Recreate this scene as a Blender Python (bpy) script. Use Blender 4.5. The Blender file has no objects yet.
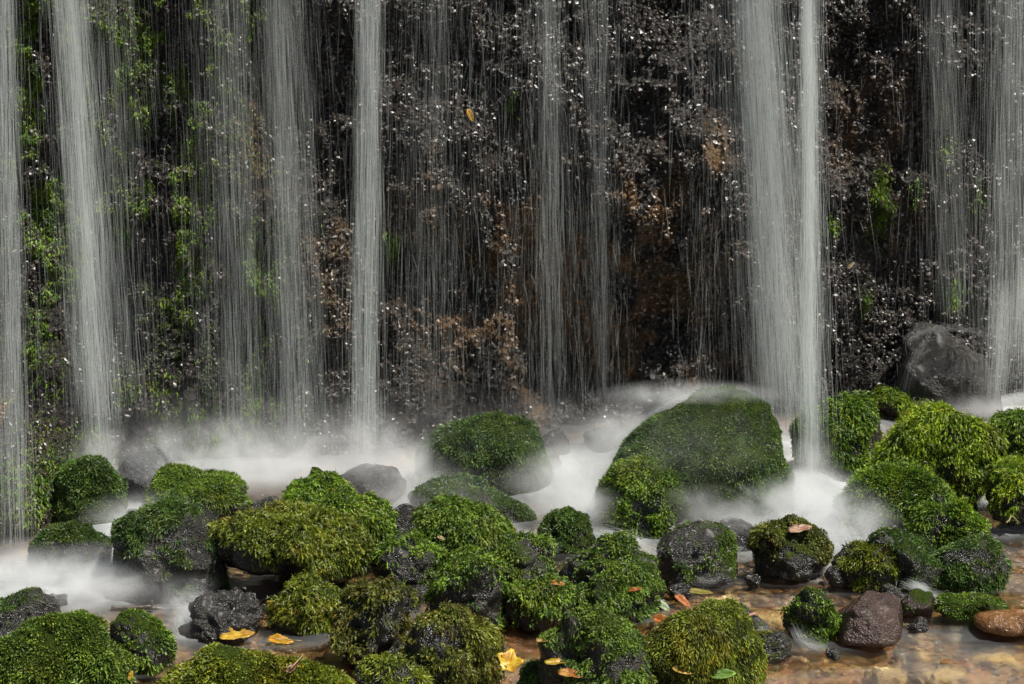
import bpy, bmesh, math, random
import numpy as np
from mathutils import Vector

rng = np.random.default_rng(11)
random.seed(5)
SC = bpy.context.scene
COL = SC.collection
R = math.radians

# ------------------------------------------------------------------ camera
F = 2053.0
PITCH = R(8.6)
CAM = np.array([0.0, 0.0, 1.9])
FWD = np.array([0, math.cos(PITCH), -math.sin(PITCH)])
UP = np.array([0, math.sin(PITCH), math.cos(PITCH)])
cd = bpy.data.cameras.new('camera'); cam = bpy.data.objects.new('camera', cd); COL.objects.link(cam)
cam.location = CAM; cam.rotation_euler = (R(90) - PITCH, 0, 0)
cd.sensor_width = 36; cd.lens = 36 * F / 1024; cd.clip_end = 200; cd.clip_start = 0.1
SC.camera = cam

G1 = 0.3 / 2.2
def zg(y):                      # mean level of the stream, rising towards the cliff
    return G1 * (np.minimum(y, 8.9) - 5.8)
def ray(px, py):
    return FWD + np.array([1.0, 0, 0]) * (px - 512) / F + UP * (342 - py) / F
def at(px, py, Y):
    r = ray(px, py); return CAM + r * (Y / r[1])
def ground(px, py):
    r = ray(px, py)
    t = (-5.8 * G1 - CAM[2]) / (r[2] - G1 * r[1])
    return CAM + r * t

# ------------------------------------------------------------------ noise
def _h(ix, iy, iz):
    with np.errstate(over='ignore'):
        n = (ix.astype(np.uint32) * np.uint32(374761393) + iy.astype(np.uint32) * np.uint32(668265263)
             + iz.astype(np.uint32) * np.uint32(2246822519))
        n = (n ^ (n >> np.uint32(13))) * np.uint32(1274126177)
        n = n ^ (n >> np.uint32(16))
        n = n * np.uint32(2654435761); n = n ^ (n >> np.uint32(15))
    return n.astype(np.float64) / 4294967295.0 * 2 - 1
def vn(p):
    i = np.floor(p); f = p - i; i = i.astype(np.int64) + 100000
    u = f * f * f * (f * (f * 6 - 15) + 10)
    x, y, z = i[:, 0], i[:, 1], i[:, 2]
    def L(a, b, t): return a + (b - a) * t
    c = [[[_h(x + a, y + b, z + d) for d in (0, 1)] for b in (0, 1)] for a in (0, 1)]
    r = [[L(c[0][b][d], c[1][b][d], u[:, 0]) for d in (0, 1)] for b in (0, 1)]
    s = [L(r[0][d], r[1][d], u[:, 1]) for d in (0, 1)]
    return L(s[0], s[1], u[:, 2])
def fbm(p, o=4, g=0.5, l=2.1):
    a, s = 1.0, 0
    for k in range(o):
        s = s + a * vn(p + 17.3 * k); p = p * l; a *= g
    return s
def nrm(v): return v / np.maximum(np.linalg.norm(v, axis=-1, keepdims=True), 1e-9)
def sstep(a, b, x):
    t = np.clip((x - a) / (b - a), 0, 1); return t * t * (3 - 2 * t)

# ------------------------------------------------------------------ mesh helpers
def mesh(name, V, T, mat, parent=None, smooth=True, col=None, quads=None, loc=None):
    """one mesh object from vertex, triangle (and quad) arrays; col = RGBA per vertex"""
    me = bpy.data.meshes.new(name)
    V = np.asarray(V, np.float32)
    if loc is not None: V = V - np.asarray(loc, np.float32)
    me.vertices.add(len(V)); me.vertices.foreach_set('co', V.ravel())
    T = np.asarray(T, np.int32).reshape(-1, 3)
    Q = np.zeros((0, 4), np.int32) if quads is None else np.asarray(quads, np.int32).reshape(-1, 4)
    me.loops.add(T.size + Q.size)
    me.loops.foreach_set('vertex_index', np.concatenate([T.ravel(), Q.ravel()]).astype(np.int32))
    me.polygons.add(len(T) + len(Q))
    me.polygons.foreach_set('loop_start', np.concatenate([np.arange(len(T)) * 3, T.size + np.arange(len(Q)) * 4]).astype(np.int32))
    me.polygons.foreach_set('use_smooth', np.full(len(T) + len(Q), smooth))
    if col is not None:
        c = np.ones((len(V), 4), np.float32); c[:, :col.shape[1]] = col
        at_ = me.color_attributes.new('Col', 'FLOAT_COLOR', 'POINT'); at_.data.foreach_set('color', c.ravel())
    me.update(calc_edges=True)
    if mat: me.materials.append(mat)
    o = bpy.data.objects.new(name, me); COL.objects.link(o)
    if parent is not None: o.parent = parent
    if loc is not None and parent is None: o.location = [float(q) for q in loc]
    return o
def tag(o, label=None, cat=None, group=None, kind=None):
    if label: o['label'] = label
    if cat: o['category'] = cat
    if group: o['group'] = group
    if kind: o['kind'] = kind
    return o
_ico = {}
def ico(n):
    if n not in _ico:
        b = bmesh.new(); bmesh.ops.create_icosphere(b, subdivisions=n, radius=1)
        b.verts.ensure_lookup_table()
        _ico[n] = (np.array([v.co[:] for v in b.verts]), np.array([[v.index for v in f.verts] for f in b.faces]),
                   np.array([[v.index for v in e.verts] for e in b.edges])); b.free()
    return _ico[n]

# ------------------------------------------------------------------ materials
def newmat(name):
    m = bpy.data.materials.new(name); m.use_nodes = True
    nt = m.node_tree; nt.nodes.clear()
    out = nt.nodes.new('ShaderNodeOutputMaterial')
    return m, nt, out
def N(nt, t, **kw):
    n = nt.nodes.new(t)
    for k, v in kw.items():
        if k in n.inputs: n.inputs[k].default_value = v
        else: setattr(n, k, v)
    return n
def ramp(nt, stops, fac):
    r = N(nt, 'ShaderNodeValToRGB'); e = r.color_ramp.elements
    while len(e) < len(stops): e.new(0.5)
    for k, (p, c) in enumerate(stops):
        e[k].position = p; e[k].color = tuple(c) + ((1,) if len(c) == 3 else ())
    nt.links.new(fac, r.inputs[0]); return r.outputs[0]
def mixc(nt, a, b, fac, mode='MIX'):
    m = N(nt, 'ShaderNodeMix', data_type='RGBA', blend_type=mode)
    for s, v in ((0, fac), (6, a), (7, b)):
        if hasattr(v, 'links'): nt.links.new(v, m.inputs[s])
        elif s == 0: m.inputs[0].default_value = v
        else: m.inputs[s].default_value = tuple(v) + (1,)
    return m.outputs[2]
def math_(nt, op, a, b=0.0, clamp=False):
    m = N(nt, 'ShaderNodeMath', operation=op, use_clamp=clamp)
    for k, v in enumerate((a, b)):
        if hasattr(v, 'links'): nt.links.new(v, m.inputs[k])
        else: m.inputs[k].default_value = v
    return m.outputs[0]

def mat_rock(name, c0, c1, rough=0.25, bump=0.6, scale=1.0):
    """wet stone; the Col attribute says where a mat of moss has grown over it"""
    m, nt, out = newmat(name); L = nt.links.new
    tc = N(nt, 'ShaderNodeTexCoord'); oi = N(nt, 'ShaderNodeObjectInfo')
    mp = N(nt, 'ShaderNodeVectorMath', operation='ADD')
    L(tc.outputs['Object'], mp.inputs[0]); L(oi.outputs['Random'], mp.inputs[1])
    n1 = N(nt, 'ShaderNodeTexNoise', Scale=9 * scale, Detail=8.0, Roughness=0.65); L(mp.outputs[0], n1.inputs['Vector'])
    n2 = N(nt, 'ShaderNodeTexNoise', Scale=70 * scale, Detail=4.0, Roughness=0.7); L(mp.outputs[0], n2.inputs['Vector'])
    vo = N(nt, 'ShaderNodeTexVoronoi', Scale=170 * scale); L(mp.outputs[0], vo.inputs['Vector'])
    base = ramp(nt, [(0.3, c0), (0.5, [0.5 * (a + b) for a, b in zip(c0, c1)]), (0.72, c1)], n1.outputs['Fac'])
    base = mixc(nt, base, [min(1, 1.8 * q + 0.01) for q in c1], math_(nt, 'MULTIPLY', ramp(nt, [(0.55, (0, 0, 0)), (0.75, (1, 1, 1))], n2.outputs['Fac']), 0.28))
    at_ = N(nt, 'ShaderNodeVertexColor', layer_name='Col')
    sp = N(nt, 'ShaderNodeSeparateColor'); L(at_.outputs[0], sp.inputs[0])
    mossc = ramp(nt, [(0.3, (0.012, 0.016, 0.004)), (0.7, (0.04, 0.062, 0.009))], n2.outputs['Fac'])
    colr = mixc(nt, base, mossc, sp.outputs[0])
    b = N(nt, 'ShaderNodeBsdfPrincipled'); L(colr, b.inputs['Base Color'])
    L(math_(nt, 'SUBTRACT', 0.45, math_(nt, 'MULTIPLY', sp.outputs[0], 0.4)), b.inputs['Specular IOR Level'])
    rr = math_(nt, 'ADD', math_(nt, 'MULTIPLY', sp.outputs[0], 0.7), math_(nt, 'MULTIPLY', n1.outputs['Fac'], 2 * rough), True)
    L(rr, b.inputs['Roughness'])
    L(math_(nt, 'SUBTRACT', 0.15, math_(nt, 'MULTIPLY', sp.outputs[0], 0.15)), b.inputs['Coat Weight']); b.inputs['Coat Roughness'].default_value = 0.35
    h = math_(nt, 'ADD', math_(nt, 'MULTIPLY', n1.outputs['Fac'], 1.5), math_(nt, 'ADD', n2.outputs['Fac'], math_(nt, 'MULTIPLY', vo.outputs['Distance'], 0.25)))
    bp = N(nt, 'ShaderNodeBump', Strength=bump, Distance=0.03); L(h, bp.inputs['Height']); L(bp.outputs[0], b.inputs['Normal'])
    L(b.outputs[0], out.inputs[0]); return m

M = {}
M['rock'] = mat_rock('wet_grey_stone', (0.006, 0.005, 0.004), (0.032, 0.028, 0.022), 0.24, 0.6)
M['grey'] = mat_rock('splashed_grey_stone', (0.022, 0.022, 0.024), (0.12, 0.12, 0.12), 0.4, 0.9)
M['red'] = mat_rock('wet_red_brown_stone', (0.014, 0.008, 0.006), (0.075, 0.040, 0.028), 0.3, 0.6)
M['pale'] = mat_rock('pale_yellow_stone', (0.30, 0.20, 0.08), (0.62, 0.50, 0.26), 0.25, 0.5)
M['tan'] = mat_rock('wet_ochre_stone', (0.06, 0.024, 0.008), (0.24, 0.11, 0.035), 0.2, 0.5)

def mat_attr(name, rough, spec=0.5, trans=0.0, bump=0.0, hue=0.0, coat=0.0):
    m, nt, out = newmat(name); L = nt.links.new
    a = N(nt, 'ShaderNodeVertexColor', layer_name='Col')
    c = a.outputs[0]
    b = N(nt, 'ShaderNodeBsdfPrincipled', Roughness=rough); b.inputs['Specular IOR Level'].default_value = spec
    b.inputs['Coat Weight'].default_value = coat; b.inputs['Coat Roughness'].default_value = 0.08
    if hue:
        tc = N(nt, 'ShaderNodeTexCoord'); n = N(nt, 'ShaderNodeTexNoise', Scale=60.0, Detail=5.0); L(tc.outputs['Object'], n.inputs['Vector'])
        c = mixc(nt, c, (0.02, 0.012, 0.006), math_(nt, 'MULTIPLY', ramp(nt, [(0.45, (0, 0, 0)), (0.7, (1, 1, 1))], n.outputs['Fac']), hue))
        if bump:
            bp = N(nt, 'ShaderNodeBump', Strength=bump, Distance=0.004); L(n.outputs['Fac'], bp.inputs['Height']); L(bp.outputs[0], b.inputs['Normal'])
    L(c, b.inputs['Base Color'])
    if trans:
        t = N(nt, 'ShaderNodeBsdfTranslucent'); L(c, t.inputs[0])
        mx = N(nt, 'ShaderNodeMixShader', Fac=trans); L(b.outputs[0], mx.inputs[1]); L(t.outputs[0], mx.inputs[2])
        L(mx.outputs[0], out.inputs[0])
    else: L(b.outputs[0], out.inputs[0])
    return m
M['moss'] = mat_attr('moss_fronds', 0.45, 0.35, 0.30)
M['pebble'] = mat_attr('wet_pebbles', 0.35, 0.5, 0, 0.5, 0.6)
M['chip'] = mat_attr('wet_cliff_stones', 0.4, 0.7, 0, 0.6, 0.5)
M['leaf'] = mat_attr('autumn_leaf', 0.4, 0.4, 0.25, 0.4, 0.35)
M['twig'] = mat_attr('wet_twig', 0.4, 0.5, 0, 0.8, 0.6)

def mat_strand(name, colr):
    m, nt, out = newmat(name); L = nt.links.new
    a = N(nt, 'ShaderNodeVertexColor', layer_name='Col'); sp = N(nt, 'ShaderNodeSeparateColor'); L(a.outputs[0], sp.inputs[0])
    d = N(nt, 'ShaderNodeBsdfDiffuse'); d.inputs[0].default_value = colr + (1,)
    t = N(nt, 'ShaderNodeBsdfTranslucent'); t.inputs[0].default_value = colr + (1,)
    mx = N(nt, 'ShaderNodeMixShader', Fac=0.5); L(d.outputs[0], mx.inputs[1]); L(t.outputs[0], mx.inputs[2])
    tr = N(nt, 'ShaderNodeBsdfTransparent')
    m2 = N(nt, 'ShaderNodeMixShader'); L(sp.outputs[0], m2.inputs[0]); L(tr.outputs[0], m2.inputs[1]); L(mx.outputs[0], m2.inputs[2])
    L(m2.outputs[0], out.inputs[0]); return m
M['strand'] = mat_strand('falling_water', (0.90, 0.94, 0.91))
M['splash'] = mat_strand('splashing_drops', (0.74, 0.71, 0.68))
M['flow'] = mat_strand('white_flowing_water', (0.72, 0.74, 0.74))

def mat_cliff():
    m, nt, out = newmat('wet_cliff'); L = nt.links.new
    tc = N(nt, 'ShaderNodeTexCoord'); g = tc.outputs['Object']
    n1 = N(nt, 'ShaderNodeTexNoise', Scale=3.2, Detail=9.0, Roughness=0.7); L(g, n1.inputs['Vector'])
    n2 = N(nt, 'ShaderNodeTexNoise', Scale=28.0, Detail=6.0, Roughness=0.7); L(g, n2.inputs['Vector'])
    vo = N(nt, 'ShaderNodeTexVoronoi', Scale=45.0); L(g, vo.inputs['Vector'])
    base = ramp(nt, [(0.35, (0.006, 0.005, 0.004)), (0.6, (0.022, 0.017, 0.013)), (0.75, (0.05, 0.036, 0.026))], n2.outputs['Fac'])
    a = N(nt, 'ShaderNodeVertexColor', layer_name='Col'); sp = N(nt, 'ShaderNodeSeparateColor'); L(a.outputs[0], sp.inputs[0])
    och = ramp(nt, [(0.3, (0.025, 0.012, 0.004)), (0.55, (0.13, 0.066, 0.018)), (0.75, (0.30, 0.165, 0.055))], n2.outputs['Fac'])
    c = mixc(nt, base, och, sp.outputs[0])
    b = N(nt, 'ShaderNodeBsdfPrincipled', Roughness=0.28); L(c, b.inputs['Base Color'])
    h = math_(nt, 'ADD', n2.outputs['Fac'], math_(nt, 'MULTIPLY', vo.outputs['Distance'], 0.8))
    bp = N(nt, 'ShaderNodeBump', Strength=1.0, Distance=0.025); L(h, bp.inputs['Height']); L(bp.outputs[0], b.inputs['Normal'])
    L(b.outputs[0], out.inputs[0]); return m
M['cliff'] = mat_cliff()

def mat_bed():
    m, nt, out = newmat('stream_bed'); L = nt.links.new
    tc = N(nt, 'ShaderNodeTexCoord'); g = tc.outputs['Object']
    n1 = N(nt, 'ShaderNodeTexNoise', Scale=6.0, Detail=6.0); L(g, n1.inputs['Vector'])
    vo = N(nt, 'ShaderNodeTexVoronoi', Scale=34.0); L(g, vo.inputs['Vector'])
    c = ramp(nt, [(0.3, (0.06, 0.035, 0.016)), (0.55, (0.30, 0.17, 0.065)), (0.75, (0.55, 0.36, 0.15))], n1.outputs['Fac'])
    c = mixc(nt, c, vo.outputs['Color'], 0.35, 'MULTIPLY')
    b = N(nt, 'ShaderNodeBsdfPrincipled', Roughness=0.5); L(c, b.inputs['Base Color'])
    bp = N(nt, 'ShaderNodeBump', Strength=0.8, Distance=0.02); L(vo.outputs['Distance'], bp.inputs['Height']); L(bp.outputs[0], b.inputs['Normal'])
    L(b.outputs[0], out.inputs[0]); return m
M['bed'] = mat_bed()

def mat_water():
    """clear shallow water; the Col attribute is how much air is beaten into it (white water)"""
    m, nt, out = newmat('stream_water'); L = nt.links.new
    tc = N(nt, 'ShaderNodeTexCoord'); mp = N(nt, 'ShaderNodeMapping'); L(tc.outputs['Object'], mp.inputs[0])
    mp.inputs['Scale'].default_value = (7, 22, 10)
    n1 = N(nt, 'ShaderNodeTexNoise', Scale=1.0, Detail=5.0, Roughness=0.6, Distortion=1.2); L(mp.outputs[0], n1.inputs['Vector'])
    n3 = N(nt, 'ShaderNodeTexNoise', Scale=9.0, Detail=4.0, Roughness=0.55, Distortion=0.6); L(tc.outputs['Object'], n3.inputs['Vector'])
    a = N(nt, 'ShaderNodeVertexColor', layer_name='Col'); sp = N(nt, 'ShaderNodeSeparateColor'); L(a.outputs[0], sp.inputs[0])
    tr = N(nt, 'ShaderNodeBsdfTransparent'); tr.inputs[0].default_value = (0.93, 0.88, 0.78, 1)
    gl = N(nt, 'ShaderNodeBsdfGlossy', Roughness=0.18); gl.inputs[0].default_value = (1, 1, 1, 1)
    bp = N(nt, 'ShaderNodeBump', Strength=0.16, Distance=0.03); L(n1.outputs['Fac'], bp.inputs['Height']); L(bp.outputs[0], gl.inputs['Normal'])
    fr = N(nt, 'ShaderNodeFresnel', IOR=1.33); L(bp.outputs[0], fr.inputs['Normal'])
    rf = N(nt, 'ShaderNodeBsdfRefraction', Roughness=0.3, IOR=1.33); rf.inputs[0].default_value = (0.97, 0.93, 0.85, 1); L(bp.outputs[0], rf.inputs['Normal'])
    m0 = N(nt, 'ShaderNodeMixShader', Fac=0.38); L(tr.outputs[0], m0.inputs[1]); L(rf.outputs[0], m0.inputs[2])
    m1 = N(nt, 'ShaderNodeMixShader'); L(fr.outputs[0], m1.inputs[0]); L(m0.outputs[0], m1.inputs[1]); L(gl.outputs[0], m1.inputs[2])
    df = N(nt, 'ShaderNodeBsdfDiffuse'); df.inputs[0].default_value = (0.44, 0.46, 0.465, 1)
    bp2 = N(nt, 'ShaderNodeBump', Strength=0.5, Distance=0.05); L(n3.outputs['Fac'], bp2.inputs['Height']); L(bp2.outputs[0], df.inputs['Normal'])
    nz = math_(nt, 'ADD', math_(nt, 'MULTIPLY', n3.outputs['Fac'], 0.9), math_(nt, 'MULTIPLY', n1.outputs['Fac'], 0.6))
    w = math_(nt, 'MULTIPLY', sp.outputs[0], math_(nt, 'ADD', math_(nt, 'MULTIPLY', nz, 1.5), -0.15), True)
    w = math_(nt, 'MULTIPLY', w, 0.88)
    m2 = N(nt, 'ShaderNodeMixShader'); L(w, m2.inputs[0]); L(m1.outputs[0], m2.inputs[1]); L(df.outputs[0], m2.inputs[2])
    L(m2.outputs[0], out.inputs[0]); return m
M['water'] = mat_water()

def mat_mist(name, dens):
    m, nt, out = newmat(name); L = nt.links.new
    tc = N(nt, 'ShaderNodeTexCoord'); g = N(nt, 'ShaderNodeTexGradient', gradient_type='SPHERICAL'); L(tc.outputs['Object'], g.inputs[0])
    ge = N(nt, 'ShaderNodeNewGeometry')
    n = N(nt, 'ShaderNodeTexNoise', Scale=8.5, Detail=3.0, Roughness=0.6, Distortion=0.8); L(ge.outputs['Position'], n.inputs['Vector'])
    s = math_(nt, 'POWER', g.outputs['Fac'], 1.4)
    d = math_(nt, 'MULTIPLY', s, ramp(nt, [(0.34, (0.05,) * 3), (0.66, (1.9,) * 3)], n.outputs['Fac']))
    v = N(nt, 'ShaderNodeVolumePrincipled', Anisotropy=0.0); v.inputs['Color'].default_value = (0.97, 0.98, 0.98, 1)
    L(math_(nt, 'MULTIPLY', d, dens), v.inputs['Density'])
    L(v.outputs[0], out.inputs['Volume']); return m

# ------------------------------------------------------------------ cliff
def cliff_y(x, z, fine=True):
    p = np.stack([x, z * 0.8, np.zeros_like(x)], 1)
    y = 8.0 + 0.24 * np.clip(x, -2.6, 2.6) + 0.10 * fbm(p * 1.1 + 3, 3) - 0.10 * np.clip(z - 0.2, 0, 3) * 0.3
    # hollow behind the middle of the fall
    y = y + 0.16 * np.exp(-((x - 0.25) / 0.55) ** 2 - ((z - 0.75) / 0.35) ** 2)
    y = y - 0.55 * sstep(-1.48, -1.66, x) * sstep(0.8, 0.3, z)          # a buttress low at the left
    if fine:
        y = y + 0.055 * fbm(np.stack([x * 4.5, z * 4.0, x * 0 + 5], 1), 3) + 0.022 * fbm(np.stack([x * 18, z * 16, x * 0 + 9], 1), 4, 0.6)
    return y
xs = np.linspace(-4.2, 4.2, 620); zs = np.linspace(-0.4, 3.4, 300)
gx, gz = np.meshgrid(xs, zs); gx, gz = gx.ravel(), gz.ravel()
gy = cliff_y(gx, gz)
def wblobs(P, blobs, Yd):
    """weights of soft round patches given by their photo position, evaluated at points x,z on the cliff"""
    w = np.zeros(len(P))
    for px, py, rx, ry, s in blobs:
        c = at(px, py, Yd); sx = rx * Yd / F; sz = ry * Yd / F
        w = np.maximum(w, s * np.exp(-((P[:, 0] - c[0]) / sx) ** 2 - ((P[:, 1] - c[2]) / sz) ** 2))
    return w
OCH = [(520, 225, 30, 50, 0.9), (585, 300, 130, 100, 0.75), (650, 200, 45, 25, 0.8), (470, 300, 60, 70, 0.7), (560, 250, 60, 50, .8), (600, 360, 120, 50, .6), (600, 415, 90, 30, 0.7),
       (715, 150, 15, 30, 0.7), (45, 375, 16, 16, 1.0), (165, 430, 12, 12, 0.7), (262, 160, 16, 80, 0.6), (60, 440, 30, 40, 0.5),
       (200, 240, 25, 25, 0.45), (340, 260, 40, 80, 0.3), (410, 210, 60, 60, 0.3), (875, 130, 60, 60, 0.25), (950, 240, 40, 50, 0.3), (200, 450, 40, 25, 0.6)]
def ochre(x, z):
    w = wblobs(np.stack([x, z], 1), OCH, 8.1)
    n = fbm(np.stack([x * 9, z * 7, x * 0 + 40], 1), 4, 0.6)
    return np.clip(w * sstep(-0.4, 0.5, n) * 1.4, 0, 1)
nx, nz = len(xs), len(zs)
ii = (np.arange(nz - 1)[:, None] * nx + np.arange(nx - 1)[None, :]).ravel()
cliff = mesh('cliff', np.stack([gx, gy, gz], 1), [], M['cliff'], quads=np.stack([ii, ii + 1, ii + nx + 1, ii + nx], 1),
             col=ochre(gx, gz)[:, None].repeat(3, 1))
tag(cliff, 'dark wet rock face behind the falling water', None, None, 'structure')

# stones studding the cliff: far too many to count
iv, it, _ = ico(1)
def scatter_stones(P, rad, flat, cols, nrmls=None):
    n = len(P); b = iv[None] * (1 + 0.4 * rng.uniform(-1, 1, (n, len(iv), 1)))
    b = b * (rad[:, None, None] * np.stack([np.ones(n), rng.uniform(0.6, 1, n), flat], 1)[:, None, :])
    A = nrm(rng.normal(size=(n, 3))) if nrmls is None else nrm(nrmls + 0.25 * rng.normal(size=(n, 3)))
    t = nrm(np.cross(A, rng.normal(size=(n, 3)))); s = np.cross(A, t)
    V = P[:, None] + b[:, :, :1] * t[:, None] + b[:, :, 1:2] * s[:, None] + b[:, :, 2:] * A[:, None]
    T = it[None] + (np.arange(n) * len(iv))[:, None, None]
    return V.reshape(-1, 3), T.reshape(-1, 3), cols[:, None].repeat(len(iv), 1).reshape(-1, cols.shape[1])
n = 95000
px_ = rng.uniform(-2.7, 2.7, n); pz_ = rng.uniform(-0.1, 2.5, n)
cl = fbm(np.stack([px_ * 4, pz_ * 4, px_ * 0 + 77], 1), 3)
hollow = np.exp(-((px_ - 0.2) / 0.6) ** 2 - ((pz_ - 0.5) / 0.45) ** 2)
keep = rng.uniform(size=n) < np.clip(0.85 + 0.6 * cl, 0.3, 1) * (1 - 0.72 * hollow)
px_, pz_ = px_[keep], pz_[keep]; n = len(px_)
oc = ochre(px_, pz_)
rad = 0.0030 + 0.0095 * rng.uniform(size=n) ** 2.2
py_ = cliff_y(px_, pz_) - rad * 0.5
tone = rng.uniform(0.4, 1.0, n)[:, None] ** 1.5
cc = tone * np.array([0.040, 0.026, 0.016]) * (1 - oc[:, None]) + oc[:, None] * tone * np.array([0.22, 0.115, 0.038])
pale = (rng.uniform(size=n) < 0.06)[:, None]
cc = np.where(pale, cc * 1.5 + tone * np.array([0.06, 0.055, 0.055]), cc)
V, T, C = scatter_stones(np.stack([px_, py_, pz_], 1), rad, rng.uniform(0.45, 1, n), cc, np.tile([0, -1.0, 0.35], (n, 1)))
o = mesh('cliff_stones', V, T, M['chip'], col=C, smooth=False)
tag(o, 'small wet glinting stones studding the dark cliff', 'stones', None, 'stuff')

# ------------------------------------------------------------------ stream bed, water
FOAM = [  # px, py, rx, ry, strength
    (798, 455, 40, 30, 1.0), (870, 430, 40, 14, .5),     (60, 585, 120, 30, 1.0), (110, 580, 100, 28, 1.0), (20, 590, 60, 24, 1.0), (140, 525, 70, 22, 1.0), (120, 545, 40, 22, .9), (260, 472, 120, 18, .7), (230, 480, 60, 16, .75),
    (390, 480, 80, 20, .75), (420, 500, 30, 25, .9), (560, 480, 60, 40, .95), (585, 510, 40, 34, .95), (620, 540, 40, 14, .7), (600, 455, 50, 20, .8),
    (770, 500, 90, 24, 1.2), (800, 490, 80, 30, 1.4), (840, 520, 60, 28, 1.1), (760, 540, 60, 20, .8), (840, 545, 45, 22, .85), (870, 555, 30, 20, .8),
    (905, 580, 26, 10, .6), (925, 598, 20, 6, .5), (980, 412, 90, 14, 1.0), (1000, 525, 40, 12, .6), (975, 500, 16, 26, .8), (700, 575, 40, 10, .2),
    (190, 622, 25, 22, .8), (5, 640, 20, 26, .8), (810, 576, 40, 8, .3), (735, 632, 25, 14, .15), (800, 645, 60, 10, .12), (480, 520, 60, 12, .5), (520, 535, 40, 10, .4), (640, 558, 50, 10, .3)]
gxs = np.linspace(-4.2, 4.2, 420); gys = np.concatenate([np.linspace(1.5, 5, 30)[:-1], np.linspace(5, 9.3, 260)])
wx, wy = np.meshgrid(gxs, gys); wx, wy = wx.ravel(), wy.ravel()
def blobs_ground(x, y, blobs):
    w = np.zeros(len(x))
    for px, py, rx, ry, s in blobs:
        c = ground(px, py); sx = rx * c[1] / F; sy = max(0.5 * abs(ground(px, py - ry)[1] - ground(px, py + ry)[1]), 0.02)
        w = np.maximum(w, s * np.exp(-1.3 * (((x - c[0]) / sx) ** 2 + ((y - c[1]) / sy) ** 2)))
    return w
foam = blobs_ground(wx, wy, FOAM)
wz = zg(wy) + 0.008 * fbm(np.stack([wx * 5, wy * 7, wx * 0], 1), 3) + 0.012 * foam
foam = np.maximum(foam, 0.0 + 0.12 * sstep(0.0, 0.8, fbm(np.stack([wx * 2.2, wy * 7, wx * 0 + 3], 1), 3)))
bz = zg(wy) - 0.055 + 0.025 * fbm(np.stack([wx * 3, wy * 3, wx * 0 + 8], 1), 3)
nx, ny = len(gxs), len(gys)
ii = (np.arange(ny - 1)[:, None] * nx + np.arange(nx - 1)[None, :]).ravel()
Q = np.stack([ii, ii + 1, ii + nx + 1, ii + nx], 1)
o = mesh('stream_bed', np.stack([wx, wy, bz], 1), [], M['bed'], quads=Q); tag(o, 'brown gravelly bed of the shallow stream', None, None, 'structure')
o = mesh('stream_water', np.stack([wx, wy, wz], 1), [], M['water'], quads=Q, col=foam[:, None].repeat(3, 1))
tag(o, 'shallow clear stream turning to white foam below the falls', None, None, 'structure')

n = 5200
X = rng.uniform(-2.0, 2.3, n); Y = 5.3 + 2.3 * rng.uniform(size=n) ** 1.1
r_ = 0.010 + 0.036 * rng.uniform(size=n) ** 2.5
pal = np.array([(0.20, 0.12, 0.06), (0.34, 0.22, 0.11), (0.42, 0.31, 0.18), (0.09, 0.07, 0.05), (0.25, 0.20, 0.15), (0.26, 0.12, 0.05), (0.16, 0.15, 0.13), (0.46, 0.34, 0.16), (0.36, 0.24, 0.17)])
C0 = pal[rng.integers(0, len(pal), n)] * rng.uniform(0.5, 1.15, (n, 1))
Zb = zg(Y) - 0.055 + 0.025 * fbm(np.stack([X * 3, Y * 3, X * 0 + 8], 1), 3) + 0.003
V, T, C = scatter_stones(np.stack([X, Y, Zb], 1), r_, rng.uniform(0.25, 0.5, n), C0, np.tile([0, 0, 1.0], (n, 1)))
V, T, C = np.asarray(V), T, C
o = mesh('stream_gravel', V, T, M['pebble'], col=C); tag(o, 'brown and ochre gravel under the shallow water', 'gravel', None, 'stuff')

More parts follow.
